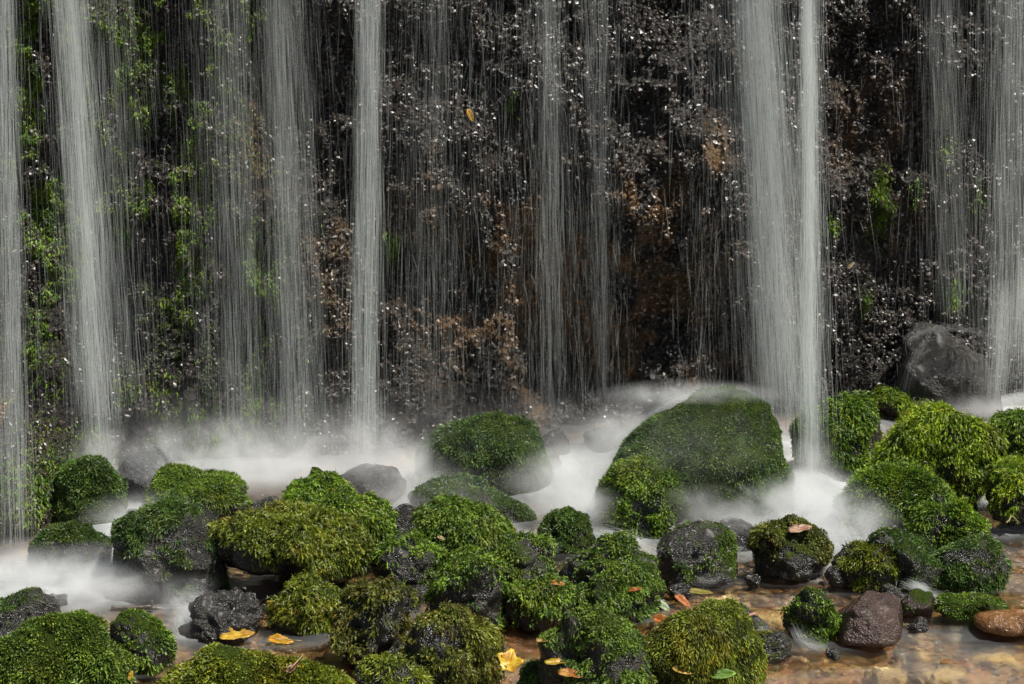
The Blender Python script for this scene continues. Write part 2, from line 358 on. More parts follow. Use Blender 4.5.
# ------------------------------------------------------------------ boulders
TONES = {  # moss colours: dark end, bright end
    'fresh': ((0.030, 0.076, 0.010), (0.26, 0.40, 0.032)),
    'lime':  ((0.042, 0.090, 0.008), (0.37, 0.50, 0.024)),
    'olive': ((0.042, 0.062, 0.009), (0.30, 0.35, 0.030)),
    'brown': ((0.036, 0.040, 0.011), (0.26, 0.28, 0.034)),
    'deep':  ((0.022, 0.050, 0.014), (0.14, 0.24, 0.042)),
    'mid':   ((0.027, 0.064, 0.012), (0.23, 0.35, 0.038)),
}
def fronds(P, Nn, L, tone, w=0.0055, droop=0.8, lay=0.5, feather=True, seed=0):
    """little moss shoots rooted at P with normals Nn: bent tapering strips with side leaflets"""
    n = len(P)
    cl = fbm(P * 16 + seed, 2); cl2 = fbm(P * 45 + 7 + seed, 2)
    down = np.array([0, 0, -1.0]); tang = down - Nn * (Nn @ down)[:, None]
    cdir = np.stack([vn(P * 11 + 3.1), vn(P * 11 + 31.7), vn(P * 11 + 77.2)], 1)
    d = nrm(Nn * (1 - lay) + tang * lay * 0.9 + 0.45 * cdir + 0.38 * rng.normal(size=(n, 3)))
    Ln = L * rng.uniform(0.55, 1.35, n) * (1 + 0.2 * cl) * np.clip(1 + 0.75 * fbm(P * 7 + seed + 3, 2), 0.35, 1.7)
    pts = [P - Nn * 0.002]
    for k in range(3):
        pts.append(pts[-1] + d * (Ln / 3)[:, None])
        d = nrm(d + droop * 0.45 * down + 0.22 * rng.normal(size=(n, 3)))
    pts = np.stack(pts, 1)
    side = nrm(np.cross(pts[:, 3] - pts[:, 0], rng.normal(size=(n, 3))))
    W = w * rng.uniform(0.7, 1.3, n)
    prof = (0.8, 1.0, 0.75)
    V = []
    for k in range(3):
        V += [pts[:, k] - side * (W * prof[k] / 2)[:, None], pts[:, k] + side * (W * prof[k] / 2)[:, None]]
    V.append(pts[:, 3])
    T = [(0, 1, 3), (0, 3, 2), (2, 3, 5), (2, 5, 4), (4, 5, 6)]
    hue = np.clip(0.40 + 0.40 * cl + 0.40 * cl2 + 0.25 * rng.normal(size=n), 0, 1)
    vv = [0.0, 0.0, 0.25, 0.25, 0.55, 0.55, 0.8]
    if feather:
        for k, s in ((1, 1), (1, -1), (2, 1), (2, -1)):
            dd = nrm(side * s + 0.9 * nrm(pts[:, 3] - pts[:, 1]) + 0.3 * rng.normal(size=(n, 3)))
            i0 = len(V)
            lw = (Ln * 0.26)[:, None]
            V += [pts[:, k] - 0.0016 * nrm(pts[:, 3] - pts[:, 1]), pts[:, k] + 0.0022 * nrm(pts[:, 3] - pts[:, 1]), pts[:, k] + dd * lw]
            T.append((i0, i0 + 1, i0 + 2)); vv += [0.25, 0.25, 0.7]
    V = np.stack(V, 1); m = V.shape[1]
    f = np.clip(hue[:, None] * 0.75 + np.array(vv)[None] * 0.5 - 0.1, 0, 1)[..., None]
    a, b = np.array(TONES[tone][0]), np.array(TONES[tone][1])
    br = 1 + 0.25 * rng.normal(size=(n, 1, 1)).clip(-1.5, 2)
    C = (a + (b - a) * f) * br
    brown = sstep(0.25, 0.75, fbm(P * 8 + seed + 60, 3))[:, None, None] * 0.35
    C = C * (1 - brown) + brown * C * np.array([1.15, 0.72, 0.8])
    dead = (rng.uniform(size=n) < 0.05)[:, None, None]
    C = np.where(dead, C * np.array([1.25, 0.75, 0.7]), C)
    T = np.array(T)[None] + (np.arange(n) * m)[:, None, None]
    return V.reshape(-1, 3), T.reshape(-1, 3), C.reshape(-1, 3)

ROCKS = []
def boulder(name, label, box, lobes=(), roll=0, moss=None, mat='rock', bf=0.85, rough=0.07, facets=0, planes=(), chips=7, sink=0.25, dY=0.0, cat='boulder', group=None, pw=1.0, mossmin=None, biasx=0.0, grav=1.0):
    """box = x0,x1,top,waterline in the photo; its stone stands where the waterline meets the ground"""
    x0, x1, y0, y1 = box
    g = ground((x0 + x1) / 2, y1); Yf = g[1] + dY
    Lm = moss[1] if moss else 0
    seed = len(ROCKS) * 13.7 + 2
    E = []
    for (a0, a1, b0, b1, rl, dd) in [(x0, x1, y0, y1, roll, 0.0)] + [tuple(l) + (0.0,) * (6 - len(l)) for l in lobes]:
        a = (a1 - a0) / 2 * Yf / F
        b = min(a * bf, 0.42); Y0 = Yf + min((x1 - x0) / 2 * Yf / F * bf, .42) * 0.85 + dd
        sc = Y0 / F
        a = (a1 - a0) / 2 * sc - 0.10 * Lm
        cx = at((a0 + a1) / 2, y0, Y0)[0]; zt = at((a0 + a1) / 2, b0, Y0)[2] - 0.25 * Lm
        zb = zg(Y0) if (a0, a1, b0, b1) == (x0, x1, y0, y1) else at((a0 + a1) / 2, b1, Y0)[2]
        cz = zb + (zt - zb) * (sink if (a0, a1, b0, b1) == (x0, x1, y0, y1) else 0.5)
        E.append((np.array([cx, Y0, cz]), np.array([max(a, .02), max(b, .02), max(zt - cz, .02)]), R(rl)))
    if name == 'sunken_stone':
        c_, rad_, rl_ = E[0]; zs = float(zg(c_[1])); rad_[2] = 0.035; rad_[1] = max(rad_[1], rad_[0] * .8); c_[2] = zs - 0.043
    O = E[0][0]; big = (x1 - x0) > 55
    d, T, ed = ico(5 if big else 4)
    rr = np.zeros(len(d))
    for c, rad, rl in E:
        ca, sa = math.cos(rl), math.sin(rl)
        rot = lambda v: np.stack([v[..., 0] * ca + v[..., 2] * sa, v[..., 1], -v[..., 0] * sa + v[..., 2] * ca], -1)
        q = rot(d) / rad; o_ = rot(O - c) / rad
        A = (q * q).sum(1); B = (q * o_).sum(1); Cc = (o_ * o_).sum() - 1
        disc = B * B - A * Cc
        t = np.where(disc > 0, (-B + np.sqrt(np.maximum(disc, 0))) / A, 0)
        rr = (rr ** 9 + np.maximum(t, 0) ** 9) ** (1 / 9)
    size = E[0][1].max()
    rg0 = np.random.default_rng(int(seed * 7)); sk = rg0.uniform(-0.28, 0.28)
    pp = 2.7 if planes else 2.15
    q = nrm(d / E[0][1]); rr = rr / (np.abs(q) ** pp).sum(1) ** (1 / pp)      # fuller than an ellipsoid
    ex0 = (d * rr[:, None]); ex0 = (ex0[:, 0].min(), ex0[:, 0].max(), ex0[:, 2].max())
    cuts = list(planes)
    if not planes and name != 'smooth_stone':
        for k in range(chips):
            v = rg0.normal(size=3) * np.array([1, 1, .75]); cuts.append((v, rg0.uniform(.68, .93)))
    for nn, fr in cuts:
        nn = nrm(np.array(nn, float)); dt = d @ nn; ext = (d * rr[:, None] @ nn).max() * fr
        rr = np.where(dt > 0.02, np.minimum(rr, ext / np.maximum(dt, 0.02)), rr)
    if facets:
        rg = np.random.default_rng(int(seed))
        for k in range(facets):
            nn = rg.normal(size=3); nn /= np.linalg.norm(nn)
            ext = (d * rr[:, None] @ nn).max() * rg.uniform(0.52, 0.82)
            dt = d @ nn
            rr = np.where(dt > 0.02, np.minimum(rr, ext / np.maximum(dt, 0.02)), rr)
    Pn = d * rr[:, None]
    if not planes:                                          # chipped, but still as wide and tall as it was
        Pn[:, 0] = np.where(Pn[:, 0] < 0, Pn[:, 0] * ex0[0] / Pn[:, 0].min(), Pn[:, 0] * ex0[1] / Pn[:, 0].max())
        Pn[:, 2] = np.where(Pn[:, 2] > 0, Pn[:, 2] * ex0[2] / Pn[:, 2].max(), Pn[:, 2])
    for _ in range(6 if len(E) > 1 else (1 if facets or planes else 3)):     # settle the joins between humps
        acc = np.zeros_like(Pn); cnt = np.zeros(len(Pn))
        for s, e in ((0, 1), (1, 0)):
            np.add.at(acc, ed[:, s], Pn[ed[:, e]]); np.add.at(cnt, ed[:, s], 1)
        Pn = 0.5 * Pn + 0.5 * acc / cnt[:, None]
    disp = size * (rough * 2.6 * fbm(Pn / size * 1.1 + seed, 3) + rough * 1.1 * fbm(Pn / size * 2.7 + seed + 5, 2) + rough * 0.6 * fbm(Pn / size * 7 + seed, 3, 0.6))
    Pn = Pn + d * disp[:, None]
    if not planes: Pn[:, 0] += sk * (Pn[:, 2] * np.clip(Pn[:, 2] / E[0][1][2], 0, 1.2))       # lean a little to one side
    V = O + Pn
    fn = np.cross(V[T[:, 1]] - V[T[:, 0]], V[T[:, 2]] - V[T[:, 0]]); ar = np.linalg.norm(fn, axis=1) / 2
    vnm = np.zeros_like(V)
    for k in range(3): np.add.at(vnm, T[:, k], fn)
    vnm = nrm(vnm)
    if moss:
        thr = moss[0] + (0.17 if moss[0] < 0.05 else 0.05)
        nzn = fbm(V * (2.2 / max(size, .1)) * 0.35 + seed, 3) * 0.5 + fbm(V * 14 + seed, 3) * 0.35
        spk = 0.5 * sstep(0.25, 0.8, vn(V * 60 + seed) + 0.5 * vn(V * 21)) * sstep(-0.5, 0.2, vnm[:, 2])
        mk = sstep(thr - 0.18, thr + 0.18, vnm[:, 2] * 0.75 * grav + nzn + biasx * d[:, 0])
        mk = np.maximum(mk, spk)
    else: mk = np.zeros(len(V))
    base = np.array([O[0], O[1], float(zg(O[1]))])
    ob = mesh(name, V, T, M[mat], col=mk[:, None].repeat(3, 1), loc=base)
    tag(ob, label, cat, group)
    ROCKS.append((ob, V, T, vnm, mk, ar, moss, base, seed))
    return ob

def grow(rec):
    ob, V, T, vnm, mk, ar, moss, base, seed = rec
    if not moss: return
    thr, L, tone = moss[:3]; L = L * (0.56 if L > 0.022 else 0.62); kw = moss[3] if len(moss) > 3 else {}
    kw = dict(kw); w = kw.pop('w', 0.0034 if L > 0.014 else 0.0030); cov = kw.pop('cov', 5.0)
    fm = mk[T].mean(1)
    cz = V[T][:, :, 2].mean(1); cy = V[T][:, :, 1].mean(1); fnz = vnm[T].mean(1)
    pr = ar * fm * np.where(cz < zg(cy) - 0.01, 0, 1) * np.where(fnz[:, 1] > 0.55, 0.35, 1)
    tot = pr.sum(); n = int(min(cov * tot / (L * w * 1.25), 90000))
    if n < 20: return
    f = rng.choice(len(T), n, p=pr / tot)
    u, v = rng.uniform(size=n), rng.uniform(size=n); fl = u + v > 1; u[fl], v[fl] = 1 - u[fl], 1 - v[fl]
    tri = V[T[f]]; P = tri[:, 0] + (tri[:, 1] - tri[:, 0]) * u[:, None] + (tri[:, 2] - tri[:, 0]) * v[:, None]
    Nn = nrm(vnm[T[f]].mean(1))
    P = P + Nn * (0.55 * L * np.clip(fbm(P * 17 + seed, 2) + 0.5 * vn(P * 50) + 0.25, 0, 1.2))[:, None]     # cushions
    VV, TT, CC = fronds(P, Nn, L, tone, w, seed=seed, feather=L > 0.0125, **kw)
    mesh('moss_coat', VV - base, TT, M['moss'], parent=ob, col=CC, smooth=False)

exec_specs = True
B = boulder
SH = dict(lay=0.55, droop=0.5)          # short carpet
LG = dict(lay=0.6, droop=1.3)           # long drooping shoots
# --- far row, in the spray
B('mossy_boulder', 'big green dome boulder under the thick right-hand water column', (640, 793, 389, 526), [(619, 752, 428, 524, -12)], 0, (-0.6, 0.017, 'deep', SH), bf=0.85, chips=0, rough=0.045, sink=0.2, biasx=.1)
B('mossy_boulder', 'round mossy boulder leaning on the left foot of the big dome boulder', (599, 694, 458, 538), [], 0, (-0.5, 0.022, 'fresh', SH), chips=0, rough=0.045, sink=0.3)
B('mossy_boulder', 'wide green boulder standing in mist against the middle of the cliff', (416, 546, 417, 496), [(470, 545, 424, 500)], 0, (-0.5, 0.017, 'deep', SH), chips=2, bf=0.7, rough=0.05, sink=0.25)
B('bare_rock', 'small dark stone touching the right side of the wide misty green boulder', (532, 558, 446, 480), [], 0, None, dY=.1, cat='rock')
B('bare_rock', 'small glistening rock under the brown cliff foot, above the foam', (538, 572, 430, 452), [], 0, None, facets=5, cat='rock', dY=-.05)
B('bare_rock', 'low dark rock half lost in spray left of the big dome', (584, 648, 424, 452), [], 0, None, 'rock', facets=4, cat='rock', dY=-.05)
B('mossy_boulder', 'dome-shaped green boulder left of the thick left-hand water column', (51, 123, 459, 526), [], 0, (-0.3, 0.018, 'deep', SH), chips=2, rough=0.05, biasx=-.1)
B('mossy_boulder', 'dark half-bare boulder in the foam at far left, below the dome-shaped one', (27, 108, 522, 584), [], 8, (0.30, 0.016, 'deep', SH), rough=0.05, biasx=-.35)
B('bare_rock', 'flat-faced grey rock tilted like a diamond, speckled with splashes', (112, 178, 444, 505), [], 35, None, 'grey', planes=[((.1, -.75, .65), .45), ((.8, -.1, .6), .72), ((-.2, .1, .97), .74), ((-.9, -.1, .4), .72), ((-.3, -.9, -.3), .7)], rough=0.035, cat='rock', sink=.4)
B('mossy_boulder', 'misty green boulder right of the tilted diamond-shaped rock', (140, 246, 473, 534), [(190, 243, 474, 530)], 0, (0.05, 0.02, 'mid', SH), rough=0.06)
B('mossy_boulder', 'two-humped dark boulder with splashed bare left end beside the white pool', (117, 224, 514, 604), [(117, 205, 514, 566), (130, 222, 545, 606)], 0, (0.12, 0.02, 'deep', SH), 'rock', rough=0.07, biasx=.35)
B('bare_rock', 'low flat dark stone peeping over the drooping moss hump', (243, 296, 494, 530), [], 0, None, cat='rock')
B('bare_rock', 'grey stone veiled by spray at the foot of the thin middle water column', (332, 406, 466, 508), [], 0, None, 'rock', rough=0.05, cat='rock')
B('bare_rock', 'smooth bare grey stone between two bright green mossy boulders', (382, 424, 505, 556), [], 0, None, 'rock', rough=0.04, cat='rock')
B('mossy_boulder', 'long low boulder crossing the mist below the wide green boulder', (405, 510, 477, 528), [(478, 545, 497, 540, -8)], 0, (0.40, 0.015, 'deep', SH), bf=.6, rough=0.05, biasx=.2)
B('mossy_boulder', 'low pointed green stone with a bent twig on top, left of white gap', (536, 598, 509, 556), [], -6, (0.1, 0.018, 'deep', SH), rough=0.07)
# --- right bank
B('waterfall_rock', 'dark bare dome rock with water sliding over it at far right', (898, 992, 329, 418), [(915, 985, 332, 420)], 0, None, 'rock', rough=0.05, cat='rock', sink=.1)
B('mossy_boulder', 'upright green boulder standing beside the narrow right water column', (820, 882, 388, 478), [(846, 880, 388, 440), (800, 840, 394, 470)], 0, (-0.2, 0.028, 'fresh', LG), rough=0.07, sink=.1, bf=.6)
B('mossy_boulder', 'small overhanging mossy hump with a dark hollow underneath, in front of the bare dome', (874, 948, 391, 440), [(874, 920, 391, 420), (905, 950, 397, 428)], 0, (-0.05, 0.034, 'lime', LG), rough=0.08, dY=.22, sink=.5)
B('mossy_boulder', 'largest bright yellow-green boulder on the right bank', (884, 994, 412, 522), [(866, 940, 440, 508, 0)], 0, (-0.35, 0.034, 'lime', LG), rough=0.06, dY=.03, sink=.25)
B('mossy_boulder', 'round green boulder beside white water at right edge, upper one', (978, 1046, 409, 466), [], 0, (-0.3, 0.032, 'fresh', LG), rough=0.06)
B('mossy_boulder', 'overhanging mossy boulder cut by the right edge, above rushing water', (988, 1060, 458, 534), [], 0, (-0.15, 0.036, 'lime', LG), rough=0.07, sink=.4)
B('mossy_boulder', 'sloping green boulder dipping into the brightest foam', (838, 948, 469, 540), [(870, 948, 470, 520, -20)], 8, (-0.25, 0.024, 'fresh', SH), rough=0.05)
B('mossy_boulder', 'thin mossy slope running down below the largest bright boulder', (905, 992, 500, 556), [], -18, (-0.25, 0.024, 'fresh', SH), rough=0.05, bf=.5)
B('mossy_boulder', 'dark wet green boulder with foam running down its left side', (862, 946, 524, 592), [], -25, (0.0, 0.016, 'deep', SH), rough=0.05, bf=.6)
B('mossy_boulder', 'wet green wedge boulder under the thin arc of tan water', (928, 1010, 534, 590), [], -10, (0.0, 0.016, 'deep', SH), rough=0.05, bf=.6)
# --- middle
B('mossy_boulder', 'large hump hung with long drooping yellow-green moss, left of centre', (202, 360, 508, 606), [(208, 300, 512, 590), (270, 360, 514, 580)], 0, (-0.02, 0.046, 'olive', dict(LG, cov=5.5)), rough=0.06, sink=0.55, bf=.7)
B('mossy_boulder', 'peaked boulder with bare crown and mossy right shoulder', (284, 396, 500, 574), [(286, 366, 472, 560), (340, 397, 502, 556)], 0, (0.12, 0.03, 'fresh', LG), rough=0.08, sink=.2)
B('mossy_boulder', 'central boulder with a knobbly bare upper left corner', (420, 516, 501, 582), [(421, 470, 502, 560)], 0, (0.02, 0.032, 'mid', LG), rough=0.07, biasx=.35)
B('mossy_boulder', 'green mossy shoulder just right of the knobbly central boulder', (480, 562, 539, 592), [], -6, (0.0, 0.03, 'mid', LG), rough=0.07)
B('mossy_boulder', 'bright fresh-green round boulder with a pale leaf on its edge', (367, 450, 537, 596), [], 0, (0.02, 0.036, 'fresh', LG), rough=0.06, sink=.4)
B('mossy_boulder', 'tall bright green boulder at centre, its moss reaching down to the dark pool', (430, 497, 552, 640), [], -8, (-0.12, 0.034, 'fresh', LG), rough=0.07)
B('mossy_boulder', 'shaggy green boulder right of the tall central one, by the still brown water', (493, 572, 579, 632), [], 0, (0.03, 0.038, 'fresh', LG), rough=0.07, sink=.35)
B('mossy_boulder', 'small moss hump with brown bark-like patches in front of the drooping hump', (272, 345, 578, 632), [], 0, (-0.05, 0.03, 'olive', LG), rough=0.09)
B('mossy_boulder', 'brown-topped boulder with shaded bare front, in front of the centre', (322, 414, 577, 670), [], -5, (0.12, 0.036, 'brown', LG), rough=0.09)
B('mossy_boulder', 'big brownish-olive boulder at bottom beside the yellow maple leaf', (398, 500, 608, 700), [(420, 500, 614, 690)], -10, (-0.2, 0.026, 'brown', LG), rough=0.07)
B('mossy_boulder', 'rugged green mound with a small peak and orange leaves, right of centre', (563, 655, 540, 618), [(590, 635, 530, 580), (632, 670, 560, 604)], 0, (0.03, 0.024, 'mid', LG), rough=0.10)
B('mossy_boulder', 'dark speckled dome with green right flank in the stream', (651, 742, 521, 586), [], -8, (0.50, 0.016, 'mid', SH), 'rock', chips=2, rough=0.035, biasx=.55, grav=.2)
B('bare_rock', 'small grey rock fading into foam behind the dark speckled dome', (716, 767, 516, 552), [], 0, None, 'rock', facets=6, rough=0.05, cat='rock')
B('mossy_boulder', 'shaggy brown-topped lump with a tan leaf on its crown', (752, 830, 521, 582), [(750, 792, 543, 580), (778, 828, 522, 584)], 0, (0.02, 0.026, 'brown', LG), rough=0.09, sink=.4)
B('mossy_boulder', 'olive wedge rock sloping down to the right in the foam', (838, 898, 541, 592), [(838, 868, 542, 590)], -28, (0.12, 0.018, 'olive', SH), rough=0.08, facets=4)
B('mossy_boulder', 'small bright green round stone left of the red-brown rock', (789, 845, 584, 642), [], 0, (0.05, 0.026, 'fresh', LG), rough=0.07, biasx=.2)
B('angular_rock', 'wet red-brown angular rock standing in the clear stream', (834, 910, 594, 652), [], 10, None, 'red', planes=[((.2, -.5, .84), .42), ((-.3, -.88, .3), .6), ((-.6, .1, .8), .7), ((.95, -.3, .15), .75), ((-.95, -.15, .25), .78), ((.5, -.7, .1), .7)], rough=0.03, cat='rock', sink=.45)
B('bare_rock', 'small dark wet stone above the red-brown angular rock', (876, 904, 586, 606), [], 0, None, 'rock', facets=4, cat='rock')
B('bare_rock', 'dark wet triangular rock touching the red-brown one on its right', (900, 937, 588, 620), [], -15, (0.55, 0.012, 'deep', SH), 'red', facets=6, cat='rock')
B('mossy_stone', 'low flat green stone behind the smooth ochre stone', (936, 1012, 596, 622), [], -4, (-0.05, 0.014, 'mid', SH), rough=0.07, cat='stone')
B('smooth_stone', 'smooth flat ochre-brown stone at the right edge', (974, 1046, 612, 642), [], 0, None, 'tan', rough=0.04, cat='stone', sink=.45)
# --- stones under the clear water
for lab, bx in [('pale yellow stone under the water left of the small bright green stone', (742, 796, 590, 618)), ('pale yellow stone under the water above the red-brown rock', (846, 882, 580, 598)),
                ('tan stone under the water below the rugged green mound peak', (628, 668, 552, 572)), ('tan slab under the water left of the dark speckled dome foot', (690, 742, 584, 604)),
                ('cream flat stone under the water below the red-brown rock', (866, 912, 656, 674)), ('brown flat stone under water at the bottom right of the cream one', (916, 972, 654, 676)),
                ('ochre slab in the shallows in front of the smooth ochre stone', (966, 1022, 640, 662)), ('tan arched stone glazed by thin water between two wet green boulders', (918, 976, 533, 560))]:
    B('sunken_stone', lab, bx, [], 0, None, 'pale', rough=0.08, cat='stone', sink=.3, pw=0.5)
# --- small black stones in the gaps
for lab, bx in [('small black wet stone between the shaggy brown-topped lump and olive wedge rock', (826, 848, 566, 588)), ('small black stone in the water under the dark speckled dome', (744, 762, 574, 588)),
                ('little wet stone in the dark pool left of the tall central boulder', (400, 434, 588, 604)), ('little wet stone in the gap right of the tall central boulder', (478, 500, 572, 590)),
                ('small black stone at the foot of the rugged green mound on its right', (664, 690, 584, 600)), ('small black stone in the stream just right of the red-brown rock', (908, 928, 618, 632)),
                ('little dark stone in the foam between dome boulder and tilted diamond rock', (124, 144, 508, 524)), ('small dark stone in the foam at the left, behind the bare left-edge rock', (38, 66, 596, 610)),
                ('small wet stone beside the golden-yellow leaf', (196, 226, 626, 644)), ('tiny black stone in the shallows right of the little cascade', (826, 842, 648, 660))]:
    B('wet_stone', lab, bx, [], 0, None, 'rock', rough=0.09, cat='stone', sink=.3)
# --- front
B('mossy_boulder', 'large round boulder in the bottom left corner, leafy green moss', (-14, 132, 612, 730), [], 0, (-0.4, 0.018, 'mid', dict(lay=.35, droop=.5, w=.0048)), rough=0.045, bf=.7)
B('mossy_boulder', 'small boulder with a black bare side behind the bottom left corner boulder', (102, 168, 610, 670), [], 0, (0.15, 0.018, 'mid', dict(lay=.35, droop=.5, w=.005)), rough=0.06, biasx=.3)
B('bare_rock', 'dark bare rock at the left edge in front of the white pool', (-14, 62, 594, 640), [], -5, (0.75, 0.012, 'deep', SH), 'rock', rough=0.09, cat='rock')
B('bare_rock', 'wet low dark rock in the shade under the drooping moss hump', (186, 262, 592, 640), [], 0, None, 'rock', rough=0.09, cat='rock')
B('mossy_boulder', 'broad flat mossy slab along the bottom with a brown leaf lying on it', (130, 362, 642, 770), [], 0, (-0.4, 0.017, 'olive', dict(lay=.35, droop=.5, w=.0048)), rough=0.035, bf=.6)
B('mossy_boulder', 'small dark mossy stone at the bottom edge right of the broad slab', (350, 424, 660, 720), [], 0, (0.0, 0.02, 'olive', SH), rough=0.09)
B('mossy_boulder', 'bottom green boulder between yellow maple leaf and broad olive boulder', (548, 645, 614, 720), [(560, 640, 616, 690), (590, 690, 640, 720)], -12, (-0.1, 0.022, 'mid', LG), rough=0.08)
B('mossy_boulder', 'broad olive boulder at the bottom with a green leaf at its foot', (636, 762, 607, 720), [(690, 760, 612, 700)], -6, (-0.3, 0.02, 'olive', LG), rough=0.07)
B('bare_rock', 'low dark wet stone peeping behind the broad olive boulder', (692, 760, 602, 640), [], 0, (0.45, 0.012, 'mid', SH), 'rock', rough=0.09, cat='rock')
B('bare_rock', 'small dark knob of stone where a little cascade starts', (748, 792, 628, 660), [], 0, (0.45, 0.014, 'olive', SH), 'rock', rough=0.09, cat='rock')
B('mossy_stone', 'small dark green stone right of the yellow maple leaf', (514, 556, 662, 700), [], 0, (0.25, 0.013, 'deep', SH), 'rock', rough=0.1, cat='stone')

# ------------------------------------------------------------------ leaves and twigs (laid on what the stones' surfaces give)
bpy.context.view_layer.update()
dg = bpy.context.evaluated_depsgraph_get()
def surf(px, py):
    r = ray(px, py); r = r / np.linalg.norm(r)
    ok, loc, nn, _, ob, _ = SC.ray_cast(dg, Vector(CAM), Vector(r))
    return np.array(loc), np.array(nn), ob.name
def outline(kind):
    a = np.linspace(0, 2 * math.pi, 60, endpoint=False)
    if kind == 'maple':
        tri = np.abs(((a * 5 / (2 * math.pi)) % 1) - 0.5) * 2; lob = tri ** 1.3
        r = 0.60 + 0.34 * lob + 0.09 * np.abs(np.sin(12.5 * a)) + 0.04 * np.sin(3 * a); r *= 1 + 0.15 * np.cos(a)
        return np.stack([r * np.cos(a), r * np.sin(a)], 1)
    if kind == 'oval':
        w = 0.42
        return np.stack([np.cos(a), w * np.sin(a) * (1 - 0.25 * np.cos(a)) * (1 + 0.05 * np.sin(17 * a))], 1)
    w = 0.55                                               # torn, angular leaf
    r = 0.82 + 0.13 * np.cos(2 * a) + 0.08 * np.cos(3 * a + 0.6) + 0.04 * np.sin(7 * a + 1) + 0.035 * np.sin(17 * a)
    return np.stack([r * np.cos(a), w * r * np.sin(a)], 1)
def leaf(label, px, py, size, kind, ang, c0, c1, lift=0.012, up=None, stalk=False, curl=0.25, name='fallen_leaf', tilt=0.0):
    p, nn, hit = surf(px, py)
    lift = lift * (0.55 if kind != 'maple' else 1)
    n_ = nrm(np.array(up if up is not None else nn * 0.5 + np.array([0, -0.35, 0.7]), float))
    p = p + n_ * lift; s = 0.82 * size / 2 * p[1] / F; c0 = tuple(.5 * q for q in c0); c1 = tuple(.66 * q for q in c1)
    t = nrm(np.cross(np.array([0, 1.0, 0.3]), n_)); b = np.cross(n_, t)
    ca, sa = math.cos(R(ang)), math.sin(R(ang)); t, b = t * ca + b * sa, -t * sa + b * ca
    ol = outline(kind); k = len(ol); rings = 5
    P2 = np.concatenate([[[0, 0]]] + [ol * f for f in np.linspace(0.2, 1, rings)])
    rd = np.linalg.norm(P2, axis=1); th = np.arctan2(P2[:, 1], P2[:, 0])
    h = curl * (P2[:, 1] ** 2 * 1.2 + 0.35 * P2[:, 0] ** 2 * np.sin(P2[:, 0] * 2 + px) + 0.18 * rd * np.sin(3 * th + py)) - 0.06 * np.exp(-(P2[:, 1] / 0.08) ** 2)
    W = p + s * (P2[:, :1] * t + P2[:, 1:] * b + h[:, None] * n_)
    tri = [(0, 1 + j, 1 + (j + 1) % k) for j in range(k)]
    for q in range(rings - 1):
        for j in range(k):
            a_, b_, c_, d_ = 1 + q * k + j, 1 + q * k + (j + 1) % k, 1 + (q + 1) * k + (j + 1) % k, 1 + (q + 1) * k + j
            tri += [(a_, d_, c_), (a_, c_, b_)]
    tri = np.array(tri); m_ = len(W); e = 1 + (rings - 1) * k
    rim = []
    for j in range(k):
        a_, b_ = e + j, e + (j + 1) % k; rim += [(a_, a_ + m_, b_ + m_), (a_, b_ + m_, b_)]
    V = np.concatenate([W, W - n_ * 0.0008]); T = np.concatenate([tri, tri[:, ::-1] + m_, rim])
    vein = np.exp(-(P2[:, 1] / 0.05) ** 2) * 0.5 + (0.35 * np.abs(np.cos(7 * th)) ** 12 * (rd > .1))
    mott = np.clip(0.5 + 0.9 * fbm(np.concatenate([P2 * 2.3 + px, P2[:, :1] * 0], 1), 3), 0, 1)
    C = np.array(c0) * (1 - mott[:, None]) + np.array(c1) * mott[:, None]; C = C * (1 + 0.5 * vein[:, None])
    o = mesh(name, V, T, M['leaf'], col=np.concatenate([C, C]), loc=p); tag(o, label, 'leaf')
    if stalk:
        q = [p + s * (t * x + n_ * (0.04 + .1 * abs(x))) for x in (-0.3, 0.6, 1.2, 1.7)]
        V, T = tube(q, [0.0016, 0.0016, 0.0014, 0.0008]); mesh('stalk', V - p, T, M['twig'], parent=o, col=np.tile([.38, .22, .1], (len(V), 1)))
    return o
def tube(pts, rad, k=7):
    pts = np.array(pts, float); n = len(pts); V = []
    for i in range(n):
        tg = nrm(pts[min(i + 1, n - 1)] - pts[max(i - 1, 0)]); s = nrm(np.cross(tg, [0.1, 0.2, 1.0])); u = np.cross(s, tg)
        for j in range(k): V.append(pts[i] + rad[i] * (s * math.cos(j * 2 * math.pi / k) + u * math.sin(j * 2 * math.pi / k)))
    T = []
    for i in range(n - 1):
        for j in range(k):
            a, b = i * k + j, i * k + (j + 1) % k; T += [(a, b, b + k), (a, b + k, a + k)]
    for c in (0, (n - 1) * k): T += [(c, c + j, c + j + 1) for j in range(1, k - 1)]
    return np.array(V), np.array(T)
def twig(label, pxs, r0, r1, col, Yoff=-0.03, fork=None):
    base, _, _ = surf(*pxs[len(pxs) // 2]); Y = base[1] + Yoff
    q = [at(a, b, Y + 0.02 * k) for k, (a, b) in enumerate(pxs)]
    # finer, slightly crooked
    Q = []
    for i in range(len(q) - 1):
        for f in np.linspace(0, 1, 5)[:-1]: Q.append(q[i] * (1 - f) + q[i + 1] * f + rng.normal(size=3) * r0 * 0.35)
    Q.append(q[-1]); rad = np.linspace(r0, r1, len(Q)) * rng.uniform(0.85, 1.15, len(Q))
    V, T = tube(Q, rad)
    o = mesh('twig', V, T, M['twig'], col=np.tile(col, (len(V), 1)), loc=Q[0]); tag(o, label, 'twig')
    if fork:
        V, T = tube([at(a, b, Y) for a, b in fork], np.linspace(r0 * .8, r1 * .7, len(fork))); mesh('side_shoot', V - Q[0], T, M['twig'], parent=o, col=np.tile(col, (len(V), 1)))
YEL, ORG, BRN = (0.72, 0.42, 0.02), (0.55, 0.17, 0.02), (0.16, 0.06, 0.03)
